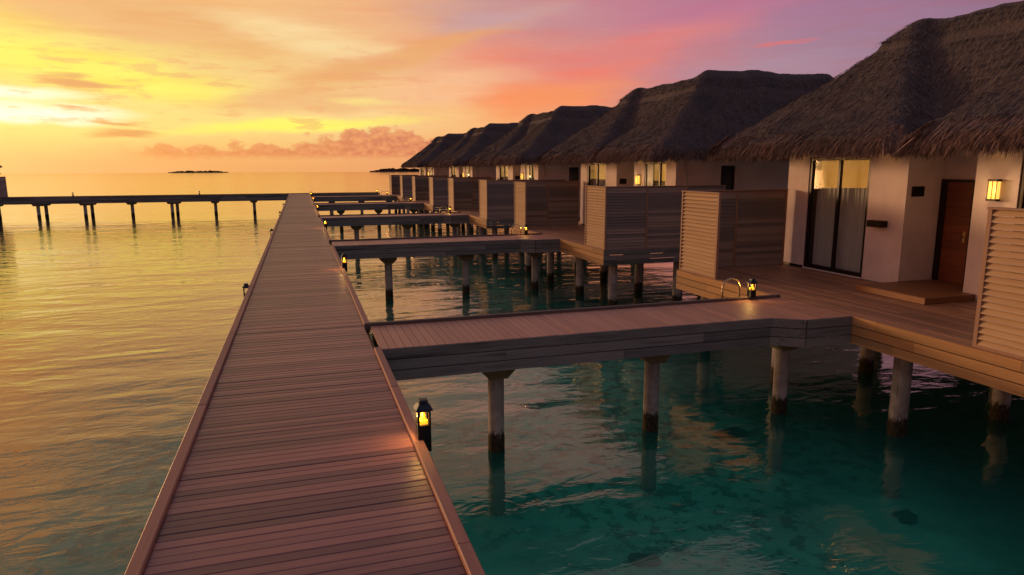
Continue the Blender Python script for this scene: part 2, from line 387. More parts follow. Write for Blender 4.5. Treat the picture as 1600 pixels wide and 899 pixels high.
def place(proto, used, loc, rz, label):
    o = copy_tree(proto) if used else proto
    o.location = loc; o.rotation_euler = (0, 0, rz); o['label'] = label; return o
def point(name, parent, loc, e, color=(1, .62, .22), r=.03):
    l = bpy.data.lights.new(name, 'POINT'); l.energy = e; l.color = color; l.shadow_soft_size = r; l.specular_factor = .3
    o = bpy.data.objects.new(name, l); col.objects.link(o); o.parent = parent; o.location = loc; return o

# ------------------------------------------------------------------ water and sea floor
def mk_water():
    mt, t, b = new_mat('sea_water'); mt.node_tree.nodes.remove(b)
    g = t.node('ShaderNodeNewGeometry').outputs['Position']
    p1 = t.mapping(g, scale=(.55, 1.0, 1), rot=(0, 0, R(14)))
    p2 = t.mapping(g, scale=(.5, 1.0, 1), rot=(0, 0, R(-9)))
    calm = t.sm(t.noise(t.mapping(g, scale=(.6, 1, 1)), .16, 3, .55), .35, .65)
    h = t.m('ADD', t.m('MULTIPLY', t.noise(p1, .9, 2, .5, .4), .036), t.m('MULTIPLY', t.noise(p2, 2.6, 3, .55, .6), .015))
    h = t.m('ADD', h, t.m('MULTIPLY', t.noise(p1, 8.0, 3, .55, .4), t.m('MULTIPLY', calm, .005)))
    h = t.m('ADD', h, t.m('MULTIPLY', t.noise(t.mapping(g, scale=(.28, 1.0, 1), rot=(0, 0, R(6))), .42, 2, .5, .5), .075))
    bn = t.node('ShaderNodeBump'); bn.inputs['Strength'].default_value = 1.0; bn.inputs['Distance'].default_value = 1.0
    t.put(bn.inputs['Height'], h)
    gl_ = t.node('ShaderNodeBsdfGlossy'); gl_.inputs['Roughness'].default_value = .06
    gl_.inputs['Color'].default_value = (1, .87, .69, 1); t.l.new(bn.outputs[0], gl_.inputs['Normal'])
    tr = t.node('ShaderNodeBsdfTransparent'); tr.inputs['Color'].default_value = (.30, .88, .82, 1)
    mx = t.node('ShaderNodeMixShader'); t.put(mx.inputs[0], schlick(t, bn.outputs[0], .03, 3.2))
    df = t.node('ShaderNodeBsdfDiffuse'); t.put(df.inputs['Color'], t.mix(t.sm(t.sep(g)[0], -12.0, 1.5), (.02, .085, .085, 1), (.018, .31, .275, 1)))
    body = t.node('ShaderNodeMixShader'); body.inputs[0].default_value = .24
    t.l.new(tr.outputs[0], body.inputs[1]); t.l.new(df.outputs[0], body.inputs[2])
    t.l.new(body.outputs[0], mx.inputs[1]); t.l.new(gl_.outputs[0], mx.inputs[2])
    t.l.new(mx.outputs[0], mt.node_tree.nodes['Material Output'].inputs[0]); return mt
def mk_seabed():
    mt, t, b = new_mat('seabed_sand')
    g = t.node('ShaderNodeNewGeometry').outputs['Position']
    n = t.noise(g, .35, 5, .6); n2 = t.noise(g, 3.2, 7, .68); n3_ = t.noise(g, .22, 3, .5)
    cc = t.mix(t.sm(n, .3, .7), lin((208, 202, 182)), lin((164, 162, 146)))
    pm = t.m('MULTIPLY', t.sm(n2, .50, .57), t.sm(n3_, .36, .52))
    cc = t.mix(t.m('MULTIPLY', pm, .65), cc, lin((46, 48, 40)))
    gx_ = t.sep(g)[0]
    deep = t.sm(t.m('ADD', gx_, t.m('MULTIPLY', t.m('SUBTRACT', n, .5), 6.0)), -1.0, -12.0)
    cc = t.mix(t.m('MULTIPLY', deep, .8), cc, lin((62, 66, 62)))
    villa_shade = t.sm(t.m('ADD', gx_, t.m('MULTIPLY', t.m('SUBTRACT', n, .5), 6.0)), 8.0, 12.0)  # shade of the villas put into the sea floor colour
    cc = t.mix(t.m('MULTIPLY', villa_shade, .8), cc, t.mix(n2, lin((34, 40, 34)), lin((66, 70, 56))))
    t.put(b.inputs['Base Color'], cc); b.inputs['Roughness'].default_value = 1; b.inputs['Specular IOR Level'].default_value = 0
    return mt
FAR = 1700.0
def disc(name, z, mt, r):
    mb = MB(); n = 96
    mb.add([(r * math.cos(2 * math.pi * k / n), r * math.sin(2 * math.pi * k / n), z) for k in range(n)], [tuple(range(n))])
    return tag(mb.build(name, mt), kind='structure')
disc('sea_water', WZ, mk_water(), FAR)
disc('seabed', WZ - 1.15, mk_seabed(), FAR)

# ------------------------------------------------------------------ layout
OFF = [0.0, 14.3, 28.8, 43.9, 59.5]            # the five villas along the pier
ORD = ['nearest', 'second nearest', 'third nearest', 'fourth nearest', 'farthest']
PX0, PX1 = -1.22, 1.0                           # pier edges
CROSS0, CROSS1 = 78.0, 79.9                     # cross pier at the far end

# main pier ---------------------------------------------------------------
pier = tag(empty('pier', (0, 0, 0)), 'long straight main pier of crosswise reddish boards running away from the camera', 'pier')
mb = MB(); y = -3.0; k = 0
while y < CROSS1:
    bw = .102 + rng.uniform(-.003, .003)
    gap = .0045 + (rng.random() < .12) * .005
    mb.bbox(PX0 + .10, PX1 - .10, y, y + bw - gap, -.045, rng.uniform(-.003, .002), .005)
    y += bw
mb.build('deck_boards', M['pier'], pier)
mb = MB()
def kerb_run(mb, x0, x1, segs):
    for a, b_ in segs:
        y = a
        while y < b_ - .01:
            L = min(3.6, b_ - y)
            if b_ - y - L < .5: L = b_ - y
            mb.bbox(x0, x1, y, y + L - .004, -.12, .045 + rng.uniform(-.002, .002), .008); y += L
kerb_run(mb, PX0, PX0 + .098, [(-3, CROSS0)])
mb.build('kerb', M['kerb'], pier)
segs = []; y = -3.0
for o in OFF: segs.append((y, 9.7 + o)); y = 11.3 + o
segs.append((y, CROSS0))
for sg in segs:
    mb = MB(); kerb_run(mb, PX1 - .098, PX1, [sg]); mb.build('kerb', M['kerb'], pier)
for xx in (PX0 + .02, -.15, PX1 - .08):
    MB().box(xx, xx + .06, -3, CROSS0, -.40, -.125 if xx != -.15 else -.05).build('beam', M['fasciay'], pier)
for y in np.arange(1.0, 78, 5.2):
    for x in (-.85, .65):
        MB().tube([(x, y, -.4), (x, y, WZ - 1.2)], .13, 14).build('post', M['post'], pier, True)

# branch walkways ---------------------------------------------------------
def fascia_boards(mb, p0, p1, nrm, zt=0.0, rows=3, h=.153, th=.028):
    """stacked boards along p0-p1 with staggered joints, standing proud of the frame along nrm"""
    L = math.dist(p0, p1); ux, uy = (p1[0] - p0[0]) / L, (p1[1] - p0[1]) / L
    for r_ in range(rows):
        s_ = 0.0; z1 = zt - r_ * (h + .014); z0 = z1 - h; first = rng.uniform(.8, 3.2)
        pr = th + rng.uniform(-.003, .003)
        while s_ < L - .01:
            l_ = min(first, L - s_); first = rng.uniform(2.2, 3.6)
            if L - s_ - l_ < .35: l_ = L - s_
            a = (p0[0] + ux * s_, p0[1] + uy * s_); e = s_ + l_ - .004; b_ = (p0[0] + ux * e, p0[1] + uy * e)
            q = [a, b_, (b_[0] + nrm[0] * pr, b_[1] + nrm[1] * pr), (a[0] + nrm[0] * pr, a[1] + nrm[1] * pr)]
            mb.prism(q, z0, z1); s_ += l_
def post_round(x, y, top, r, parent):
    zs = [top, WZ + .3, WZ + .25, WZ - .0, WZ - .35, WZ - 1.2]; rs = [r, r, r * 1.04, r * 1.05, r * 1.04, r * 1.04]
    return MB().tube([(x, y, z) for z in zs], rs, 20).build('post', M['post'], parent, True)
BR_POSTS = [2.92, 5.82, 8.6]
def make_branch():
    t = empty('branch_walkway')
    mb = MB(); x = PX1 + .002
    while x < 9.27:
        wv = .122
        x1 = min(x + wv - .007, 9.272)
        def ny(xx): return 9.72 if xx <= 7.81 else (9.72 - (xx - 7.81) / .49 * .32 if xx < 8.3 else 9.40)
        mb.prism([(x, ny(x)), (x1, ny(x1)), (x1, 11.25), (x, 11.25)], -.04, rng.uniform(-.003, .002)); x += wv
    mb.build('deck_boards', M['branch'], t)
    mb = MB(); mb.bbox(PX1 - .1, 9.25, 11.25, 11.33, -.06, .055); mb.build('kerb', M['kerbx'], t)
    for fa in (((PX1 + .03, 9.715), (7.81, 9.715), (0, -1), -.004), ((7.82, 9.71), (8.3, 9.395), (-.548, -.836), -.004),
               ((8.31, 9.395), (9.27, 9.395), (0, -1), -.004), ((PX1 + .03, 11.255), (9.27, 11.255), (0, 1), -.064)):
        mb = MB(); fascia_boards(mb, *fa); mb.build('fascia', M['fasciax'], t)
    for yy in (9.75, 10.55, 11.15): MB().box(PX1 + .05, 9.2, yy, yy + .06, -.38, -.045).build('beam', M['beam'], t)
    for x in BR_POSTS:
        mb = MB(); w0, w1 = .30, .15
        for yy0, yy1 in ((10.12, 10.48),):
            mb.add([(x - w0, yy0, -.385), (x + w0, yy0, -.385), (x + w0, yy0, -.62), (x + w1, yy0, -.77), (x - w1, yy0, -.77), (x - w0, yy0, -.62),
                    (x - w0, yy1, -.385), (x + w0, yy1, -.385), (x + w0, yy1, -.62), (x + w1, yy1, -.77), (x - w1, yy1, -.77), (x - w0, yy1, -.62)],
                   [(0, 1, 2, 3, 4, 5), (11, 10, 9, 8, 7, 6), (0, 6, 7, 1), (1, 7, 8, 2), (2, 8, 9, 3), (3, 9, 10, 4), (4, 10, 11, 5), (5, 11, 6, 0)])
        mb.build('crosshead', M['beam'], t)
        post_round(x, 10.3, -.74, .135, t)
    return t
br = tag(make_branch(), 'x', 'walkway', 'branch walkways from the pier to the villas')
for i, o in enumerate(OFF):
    place(br, i > 0, (0, o, 0), 0, ['wide foreground branch walkway with lengthwise planks leading to the nearest villa',
        'second branch walkway, directly behind the foreground walkway, its boards a thin pinkish strip',
        'third branch walkway from the camera, dark side boards over orange water',
        'fourth branch walkway from the camera, narrow dark strip with lantern at its left',
        'farthest branch walkway before the cross pier, thin dark strip'][i])

# cross pier at the far end -------------------------------------------------
cp = tag(empty('cross_pier', (0, CROSS0, 0)), 'long dark cross pier on posts at the far end of the main pier', 'pier')
mb = MB(); x = -40.0
while x < 8.6:
    if not (PX0 - .02 < x < PX1 + .02): mb.box(x, x + .13, .05, 1.85, -.04, rng.uniform(-.002, .002))
    x += .138
mb.build('deck_boards', M['branch'], cp)
for a, b_ in ((-40.0, PX0 - .002), (PX1 + .002, 8.6)):
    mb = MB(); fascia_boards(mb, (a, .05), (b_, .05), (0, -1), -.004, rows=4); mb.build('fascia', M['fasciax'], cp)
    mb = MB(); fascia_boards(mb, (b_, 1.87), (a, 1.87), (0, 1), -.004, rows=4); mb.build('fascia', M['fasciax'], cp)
for bx_ in ((-40, PX0 - .002, .0, .09), (-40, 8.6, 1.8, 1.88), (PX1 + .002, 8.6, .0, .09)):
    MB().box(*bx_, .004, .055).build('kerb', M['kerbx'], cp)
for k, x in enumerate([6.6, 3.2, -4.9, -8.8, -12.8, -16.8, -20.8, -24.9, -29.0, -33, -37]):
    mb = MB(); ww = .3 if k in (0, 1, 2, 3, 5) else .55
    mb.add([(x - ww - .12, .15, -.60), (x + ww + .12, .15, -.60), (x + ww - .05, .15, -.86), (x - ww + .05, .15, -.86), (x - ww - .12, 1.75, -.60), (x + ww + .12, 1.75, -.60), (x + ww - .05, 1.75, -.86), (x - ww + .05, 1.75, -.86)],
           [(0, 1, 2, 3), (7, 6, 5, 4), (0, 4, 5, 1), (1, 5, 6, 2), (2, 6, 7, 3), (3, 7, 4, 0)])
    mb.build('crosshead', M['beam'], cp)
    for yy in ([.95] if ww == .3 else [.4, 1.75 - .2]):
        post_round(x + (0 if ww == .3 else (.16 if yy > 1 else -.16)), yy, -.8, .16, cp)

# ------------------------------------------------------------------ terrace decks of the villas
TX0, TX1, TY0, TY1 = 9.3, 12.66, 5.5, 15.3
def make_terrace():
    t = empty('terrace_deck')
    mb = MB(); x = TX0 + .004
    while x < 13.9:
        x1 = min(x + .133, 13.9); y = TY0 + .004; top = TY1 - .004 if x1 < TX1 else 6.88
        first = rng.uniform(1.0, 3.8)
        while y < top - .01:
            l_ = min(first, top - y); first = rng.uniform(2.4, 3.8)
            if top - y - l_ < .4: l_ = top - y
            mb.bbox(x, x1 - .007, y, y + l_ - .004, -.04, rng.uniform(-.003, .002), .004); y += l_
        x += .133
    mb.build('deck_boards', M['terrace'], t)
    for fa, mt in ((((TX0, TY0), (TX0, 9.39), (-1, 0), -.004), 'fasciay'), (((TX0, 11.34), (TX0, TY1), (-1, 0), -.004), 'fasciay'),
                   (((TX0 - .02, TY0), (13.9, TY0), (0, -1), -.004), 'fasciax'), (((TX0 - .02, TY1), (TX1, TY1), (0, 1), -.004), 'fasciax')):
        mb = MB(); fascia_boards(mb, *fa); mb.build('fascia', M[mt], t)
    for xx in (9.36, 10.9, 12.5, 13.8): MB().box(xx, xx + .08, TY0 + .05, 6.8 if xx > 13 else TY1 - .05, -.42, -.045).build('beam', M['beam'], t)
    for x in (9.85, 12.3):
        for y in (5.95, 8.75, 11.9, 14.75):
            post_round(x, y, -.42, .15, t)
    mb = MB(); mb.bbox(11.35, 12.64, 9.75, 11.45, .004, .13, .01); mb.build('step', M['step'], t)
    return t
te = tag(make_terrace(), 'x', 'deck', 'terrace decks in front of the villas')
for i, o in enumerate(OFF):
    place(te, i > 0, (0, o, 0), 0, 'wooden terrace deck on concrete posts in front of the %s villa' % ORD[i])

# ------------------------------------------------------------------ privacy screens (L shaped, louvred)
def make_screen(far):
    """origin at the outer corner post; front runs along y, return panel along +x"""
    t = empty('privacy_screen'); s = -1 if far else 1; H = 2.05; FL = 1.62; PL = 4.45 if not far else 3.2
    def fpost(x0, ya, yb): MB().box(x0, x0 + .06, min(ya, yb), max(ya, yb), .002, H - .03).build('post', M['frame'], t)
    fpost(0, 0, s * .06); fpost(0, s * (FL - .06), s * FL)
    xs = [PL - .06] + [PL * k / (3 if not far else 2) for k in range(1, 3 if not far else 2)]
    for xx in xs: fpost(xx, 0, s * .06)
    mb = MB(); mb.box(.0, .06, min(s * .062, s * (FL - .062)), max(s * .062, s * (FL - .062)), .002, .05)
    mb.build('bottom_rail', M['frame'], t)
    mb = MB(); ya, yb = sorted((s * -.01, s * (FL + .01)))
    mb.bbox(-.015, .085, ya, yb, H - .03, H, .006); mb.build('cap', M['frame'], t)
    mb = MB(); ya, yb = sorted((s * -.01, s * .075)); mb.bbox(.087, PL + .01, ya, yb, H - .03, H, .006); mb.build('cap', M['frame'], t)
    ya, yb = sorted((s * .012, s * .048)); MB().box(.062, xs[-1] * 0 + PL - .062, ya, yb, -.001, .045).build('bottom_rail', M['screenx'], t)
    mb = MB(); n = 21
    for k in range(n):
        zc = .085 + k * (H - .16) / (n - 1)
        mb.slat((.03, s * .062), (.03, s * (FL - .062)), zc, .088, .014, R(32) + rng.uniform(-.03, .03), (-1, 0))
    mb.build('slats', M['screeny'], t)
    mb = MB(); ends = sorted([.06] + xs)
    for a, b_ in zip(ends[:-1], ends[1:]):
        for k in range(n):
            zc = .085 + k * (H - .16) / (n - 1)
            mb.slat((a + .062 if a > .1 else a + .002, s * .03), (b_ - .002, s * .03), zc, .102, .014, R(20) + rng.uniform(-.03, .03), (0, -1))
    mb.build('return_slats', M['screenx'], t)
    return t
sn = tag(make_screen(False), 'x', 'screen', 'louvred privacy screens on the villa terraces')
sf = tag(make_screen(True), 'x', 'screen', 'louvred privacy screens on the villa terraces')
for i, o in enumerate(OFF):
    place(sn, i > 0, (9.32, TY0 + .03 + o, 0), 0, ['tall louvred screen cut by the right edge of the photo beside the front door' if i == 0 else 'louvred wooden privacy screen on the near end of the %s villa terrace' % ORD[i]][0])
    place(sf, i > 0, (9.32, TY1 - .03 + o, 0), 0, 'louvred wooden privacy screen on the far end of the %s villa terrace' % ORD[i])

# ------------------------------------------------------------------ villas
WX = 12.66
def roof_height(X, Y):
    zt, rise = 3.22, 2.80
    Av = np.minimum.reduce([(X - 11.0) / 3.4, (Y - 10.45) / 2.85, (16.5 - Y) / 3.2, (23.2 - X) / 3.4])
    B1 = np.minimum.reduce([(X - 10.95) / 3.35, (Y - 5.2) / 2.6, (10.12 - Y) / 2.1, (23.2 - X) / 3.4])
    Cv = np.minimum.reduce([(X - 12.15) / 2.4, (Y - 5.6) / 2.6, (16.5 - Y) / 3.2, (17.5 - X) / 2.95])
    h = np.maximum.reduce([Av, B1, Cv]); return h, zt, rise
def make_roof(parent):
    dx = .1
    xs = np.arange(10.9, 23.3, dx); ys = np.arange(5.1, 16.65, dx); X, Y = np.meshgrid(xs, ys, indexing='ij')
    h, zt, rise = roof_height(X, Y)
    hh = np.clip(h, -.04, 1.03)
    for _ in range(5):
        p = np.pad(hh, 1, mode='edge')
        hh = (p[1:-1, 1:-1] * 2 + p[:-2, 1:-1] + p[2:, 1:-1] + p[1:-1, :-2] + p[1:-1, 2:]) / 6
    ins = h > -.012
    n_ = rng.normal(0, 1, X.shape)
    for _ in range(2):
        p = np.pad(n_, 1, mode='edge'); n_ = (p[1:-1, 1:-1] + p[:-2, 1:-1] + p[2:, 1:-1] + p[1:-1, :-2] + p[1:-1, 2:]) / 5
    big = rng.normal(0, 1, (X.shape[0] // 8 + 2, X.shape[1] // 8 + 2))
    bx = np.clip((X - 10.9) / .8, 0, big.shape[0] - 2); by = np.clip((Y - 5.1) / .8, 0, big.shape[1] - 2)
    i0, j0 = bx.astype(int), by.astype(int); fx, fy = bx - i0, by - j0
    fx = fx * fx * (3 - 2 * fx); fy = fy * fy * (3 - 2 * fy)
    bg = (big[i0, j0] * (1 - fx) * (1 - fy) + big[i0 + 1, j0] * fx * (1 - fy) + big[i0, j0 + 1] * (1 - fx) * fy + big[i0 + 1, j0 + 1] * fx * fy)
    # slight sag of the slope and swollen courses
    sh = hh - .05 * np.sin(np.clip(hh, 0, 1) * math.pi)
    Z = zt + rise * sh + .030 * n_ + .035 * bg
    Z += .09 * np.clip((hh - .805) / .012, 0, 1)                     # ridge cap layer
    Z += .05 * np.clip((hh - .075) / .01, 0, 1)                      # seam above the eaves fringe
    idx = -np.ones(X.shape, dtype=int); vi = np.argwhere(ins); idx[ins] = np.arange(len(vi))
    V = np.stack([X[ins], Y[ins], Z[ins]], 1); q = []
    a, b_, c_, d_ = idx[:-1, :-1], idx[1:, :-1], idx[1:, 1:], idx[:-1, 1:]
    ok = (a >= 0) & (b_ >= 0) & (c_ >= 0) & (d_ >= 0)
    F = np.stack([a[ok], b_[ok], c_[ok], d_[ok]], 1)
    # edge skirt
    from collections import Counter
    E = Counter(); 
    for f in F:
        for k in range(4): E[(f[k], f[(k + 1) % 4])] += 1
    rim = [e for e in E if (e[1], e[0]) not in E]
    ids = sorted({v for e in rim for v in e}); mp = {v: len(V) + i for i, v in enumerate(ids)}
    low = V[ids].copy(); cx_ = np.clip(low[:, 0], 11.3, 22.8); low[:, 0] += (cx_ - low[:, 0]) * .35; low[:, 2] = 2.98
    V2 = np.concatenate([V, low]); F2 = np.concatenate([F, np.array([[e[1], e[0], mp[e[0]], mp[e[1]]] for e in rim])])
    roof = np_mesh('roof', V2, F2.ravel(), 4, M['thatch'], parent, True)
    # straw over the slopes
    def blades(P, D, L, W, lift, mt, name, par, curl=0.0):
        n = len(P); D = D / np.linalg.norm(D, axis=1, keepdims=True)
        side = np.cross(D, np.tile([0, 0, 1.0], (n, 1)) + rng.normal(0, .35, (n, 3))); side /= np.linalg.norm(side, axis=1, keepdims=True)
        W = W[:, None]; L = L[:, None]
        mid = P + D * L * .55 + np.array([0, 0, 1]) * lift[:, None] * .6
        tip = P + D * L + np.array([0, 0, 1]) * lift[:, None] * (1 - curl)
        vv = np.stack([P - side * W, P + side * W, mid + side * W * .8, mid - side * W * .8, tip], 1).reshape(-1, 3)
        o_ = (np.arange(n) * 5)[:, None]
        quads = np.concatenate([o_ + [0, 1, 2], o_ + [0, 2, 3], o_ + [3, 2, 4]], 1).ravel()
        return np_mesh(name, vv, quads, 3, mt, par)
    n = 70000
    gi = rng.integers(1, X.shape[0] - 1, n * 2); gj = rng.integers(1, X.shape[1] - 1, n * 2)
    keep = (h[gi, gj] > .02) & (h[gi, gj] < .96) & ((h[gi, gj] < .78) | (h[gi, gj] > .815)) & ((X[gi, gj] < 20) | (rng.random(n * 2) < .3)); gi, gj = gi[keep][:n], gj[keep][:n]
    gx = (Z[gi + 1, gj] * 0 + hh[gi + 1, gj] - hh[gi - 1, gj]) * rise / (2 * dx); gy = (hh[gi, gj + 1] - hh[gi, gj - 1]) * rise / (2 * dx)
    P = np.stack([X[gi, gj] + rng.uniform(-.05, .05, len(gi)), Y[gi, gj] + rng.uniform(-.05, .05, len(gi)), Z[gi, gj] + .012], 1)
    D = np.stack([-gx, -gy, -(gx ** 2 + gy ** 2)], 1) + rng.normal(0, .11, (len(gi), 3)) * np.array([1, 1, .3])
    blades(P, D, rng.uniform(.08, .24, len(gi)), rng.uniform(.004, .009, len(gi)), rng.uniform(-.01, .012, len(gi)), M['straw'], 'straw', roof)
    # eaves fringe: layered hanging straw
    runs = [((11.0, 16.5), (11.0, 10.45), (-1, 0)), ((11.0, 10.45), (12.1, 10.45), (0, -1)), ((12.15, 10.45), (12.15, 10.1), (-1, 0)), ((12.1, 10.12), (10.95, 10.12), (0, 1)), ((10.95, 10.12), (10.95, 5.2), (-1, 0)),
            ((10.95, 5.2), (19.5, 5.2), (0, -1)), ((11.0, 16.5), (19.5, 16.5), (0, 1))]
    Ps, Ds, Ls = [], [], []
    for (a, b_, nn) in runs:
        L = math.dist(a, b_); cnt = int(L * 1500)
        s = rng.uniform(-.10, L + .10, cnt); lay = rng.uniform(0, 1, cnt)
        ux, uy = (b_[0] - a[0]) / L, (b_[1] - a[1]) / L
        inset = .02 + lay * .30; z = 3.16 + lay * .30
        cl = np.sin(s * 9.0 + 3 * np.sin(s * 2.3)) * .5 + np.sin(s * 23 + 2 * np.sin(s * 5.1)) * .5
        px = a[0] + ux * s - nn[0] * inset; py = a[1] + uy * s - nn[1] * inset
        out = .22 + .2 * lay + rng.normal(0, .10, cnt)
        dd = np.stack([nn[0] * out + ux * (rng.normal(0, .12, cnt) + cl * .10), nn[1] * out + uy * (rng.normal(0, .12, cnt) + cl * .10), -np.ones(cnt) * (.75 - .35 * lay)], 1)
        Ps.append(np.stack([px, py, z], 1)); Ds.append(dd); Ls.append((.36 + .20 * lay) + .06 * cl + rng.normal(0, .05, cnt))
    # rounded corners get fans of straw
    for (cx_, cy_, a0, a1, cnt) in ((11.0, 16.5, 90, 180, 160),):
        an = np.radians(rng.uniform(a0, a1, cnt)); lay = rng.uniform(0, 1, cnt)
        sx_, sy_ = (1, -1 if cy_ > 16 else 1)
        px = cx_ + .16 + np.cos(an) * (.14 - lay * .1); py = cy_ + .16 * sy_ + np.sin(an) * (.14 - lay * .1)
        Ps.append(np.stack([px, py, 3.12 + lay * .22], 1)); out = .25 + .2 * lay
        Ds.append(np.stack([np.cos(an) * out, np.sin(an) * out, -np.ones(cnt) * .75], 1) + rng.normal(0, .1, (cnt, 3))); Ls.append(rng.uniform(.30, .46, cnt))
    P = np.concatenate(Ps); P[:, 2] = np.minimum(P[:, 2], zt + rise * np.clip(roof_height(P[:, 0], P[:, 1])[0], -.02, 1) + .05); D = np.concatenate(Ds); L = np.concatenate(Ls)
    blades(P, D, L, rng.uniform(.007, .018, len(P)), rng.uniform(0, .03, len(P)), M['fringe'], 'eaves_fringe', roof)
    return roof
def glass_door(parent, y0, y1, z1=2.86, dark_frac=.0, n=2):
    """sliding glass door in the front wall: frame, panes, curtain, added glowing panel"""
    fr = MB(); x0, x1 = WX + .02, WX + .12; fw = .07
    fr.box(x0, x1, y0, y0 + fw, .03, z1); fr.box(x0, x1, y1 - fw, y1, .03, z1)
    fr.box(x0, x1, y0 + fw, y1 - fw, z1 - fw, z1); fr.box(x0, x1, y0 + fw, y1 - fw, .03, .03 + .09)
    yd = y1 - (y1 - y0) * dark_frac
    for k in range(1, n): 
        yy = y0 + (yd - y0) * k / n; fr.box(x0 + .01, x1 - .01, yy - .035, yy + .035, .12, z1 - fw)
    if dark_frac: fr.box(x0 + .03, x1 - .03, yd - .03, y1 - fw - .002, .12, z1 - fw)
    d_ = fr.build('glass_door', M['bronze'], parent)
    p = MB()
    for k in range(n):
        ya, yb = y0 + (yd - y0) * k / n + .036, y0 + (yd - y0) * (k + 1) / n - .036
        if k == 0: ya += .036
        p = MB(); p.box(x0 + .045, x0 + .055, ya, yb, .122, z1 - fw - .002); p.build('pane', M['glass'], d_)
    # curtain with folds
    vs_, fs = [], []; N = 160; yy0, yy1 = y0 + .1, yd - .04
    for i in range(N + 1):
        u = i / N; yv = yy0 + (yy1 - yy0) * u; xv = x1 + .14 + .028 * math.sin(u * 62 + 2 * math.sin(u * 11)) + .015 * math.sin(u * 151)
        vs_ += [(xv, yv, .06), (xv * .6 + (x1 + .14) * .4, yv, 2.12)]
    fs = [(2 * i, 2 * i + 2, 2 * i + 3, 2 * i + 1) for i in range(N)]
    MB().add(vs_, fs).build('curtain', M['curtain'], d_, True)
    b_ = MB(); b_.box(x1 + .20, x1 + .23, y0 + .09, yd - .05, 2.12, 2.84); b_.build('added_glow_panel', M['panelglow'], d_)  # added panel above the curtain; its glow stands in for low sunlight
    s = MB(); s.box(x0 - .05, x0 - .002, y0, y1, -.002, .028); s.build('sill', M['plaster'], d_)
    return d_
def make_villa():
    t = empty('villa')
    wl = MB(); ZT = 3.0; th = .2
    def wbox(*a): wl.box(*a)
    wbox(WX, WX + th, 14.62, 15.4, 0, ZT)                    # left pillar
    wbox(WX, WX + th, 11.6, 12.63, 0, ZT)                    # pillar beside the glass door
    wbox(WX, WX + th, 12.632, 14.618, 2.88, ZT)
    wbox(WX + th + .002, 13.9, 11.6, 11.8, 0, ZT)            # return wall of the entrance recess
    wbox(13.70, 13.9, 9.86, 10.1, .0, ZT); wbox(13.70, 13.9, 10.102, 11.598, 2.35, ZT)
    wbox(WX, WX + th, 9.18, 10.04, 0, ZT)                    # wall with the lamp
    wbox(WX + th + .002, 13.698, 9.84, 10.04, 0, ZT)
    wbox(WX, WX + th, 6.9, 7.55, 0, ZT); wbox(WX, WX + th, 7.552, 9.178, 2.88, ZT)
    wbox(WX + th + .002, 14.5, 6.9, 7.1, -.1, ZT); wbox(14.502, 15.1, 6.9, 7.1, -.1, 1.1); wbox(14.502, 15.1, 6.9, 7.1, 2.7, ZT); wbox(15.102, 21.6, 6.9, 7.1, -.1, ZT)
    wbox(WX + th + .002, 21.6, 15.2, 15.4, -.1, ZT); wbox(21.4, 21.6, 7.102, 15.198, -.1, ZT)
    wl.build('wall', M['plaster'], t)
    iw = MB(); iw.box(13.3, 13.35, 12.0, 15.1, .02, 2.95); iw.box(13.3, 13.35, 7.15, 9.7, .02, 2.95); iw.build('interior_wall', M['plaster'], t)
    fl = MB(); fl.box(WX + .01, 21.6, 6.92, 15.38, -.34, -.004); fl.build('floor_slab', M['floor'], t)
    ce = MB(); ce.box(11.35, 22.6, 10.8, 16.1, 2.995, 3.03); ce.box(11.3, 22.6, 5.6, 10.0, 2.995, 3.03); ce.box(12.0, 22.6, 10.002, 10.798, 2.995, 3.03); ce.build('soffit', M['soffit'], t)
    sk = MB(); sk.box(WX - .012, WX - .002, 6.9, 7.55, .0, .06); sk.box(WX - .012, WX - .002, 14.63, 15.39, 0, .06); sk.box(WX + .2, 13.69, 11.588, 11.598, .004, .05)
    sk.build('skirting', M['bronze'], t)
    glass_door(t, 12.64, 14.61); 
    glass_door(t, 7.56, 9.17, dark_frac=.34)
    # entrance
    rec = MB(); rec.box(WX, 13.69, 10.045, 11.59, -.002, .10); rec.build('threshold', M['step'], t)
    df = MB(); df.box(13.62, 13.69, 11.45, 11.59, .1, 2.35); df.box(13.62, 13.69, 10.11, 10.83, .1, 2.35); df.box(13.62, 13.69, 10.832, 11.448, 2.3, 2.35)
    dr = MB()
    for k in range(12): dr.box(13.645, 13.685, 10.832, 11.448, .105 + k * .1828, .105 + k * .1828 + .179)
    door = dr.build('door', M['door'], t); df.build('door_frame', M['bronze'], door)
    hd = MB(); hd.box(13.632, 13.644, 10.90, 10.96, 1.0, 1.24); hd.tube([(13.62, 10.93, 1.12), (13.58, 10.93, 1.12), (13.58, 11.07, 1.12)], .011, 8); hd.build('handle', M['steel'], door)
    # small fittings
    bxm = MB(); bxm.bbox(12.80, 13.10, 11.54, 11.598, 1.98, 2.20, .01); bxm.build('wall_speaker', M['black'], t)
    sh = MB(); sh.bbox(WX - .20, WX - .002, 12.02, 12.42, 1.27, 1.42, .008); sh.build('wall_box', M['bronze'], t)
    # wall lantern: back plate, caps, glass
    la = MB(); y0, y1 = 9.50, 9.66
    la.box(WX - .03, WX - .002, y0 + .03, y1 - .03, 1.98, 2.38); la.box(WX - .15, WX - .032, y0 - .015, y1 + .015, 2.345, 2.385); la.box(WX - .15, WX - .032, y0 - .015, y1 + .015, 1.975, 2.01)
    for yy in (y0 - .008, (y0 + y1) / 2 - .006, y1 - .004): la.box(WX - .146, WX - .134, yy, yy + .012, 2.012, 2.343)
    lamp = la.build('wall_lamp', M['bronze'], t)
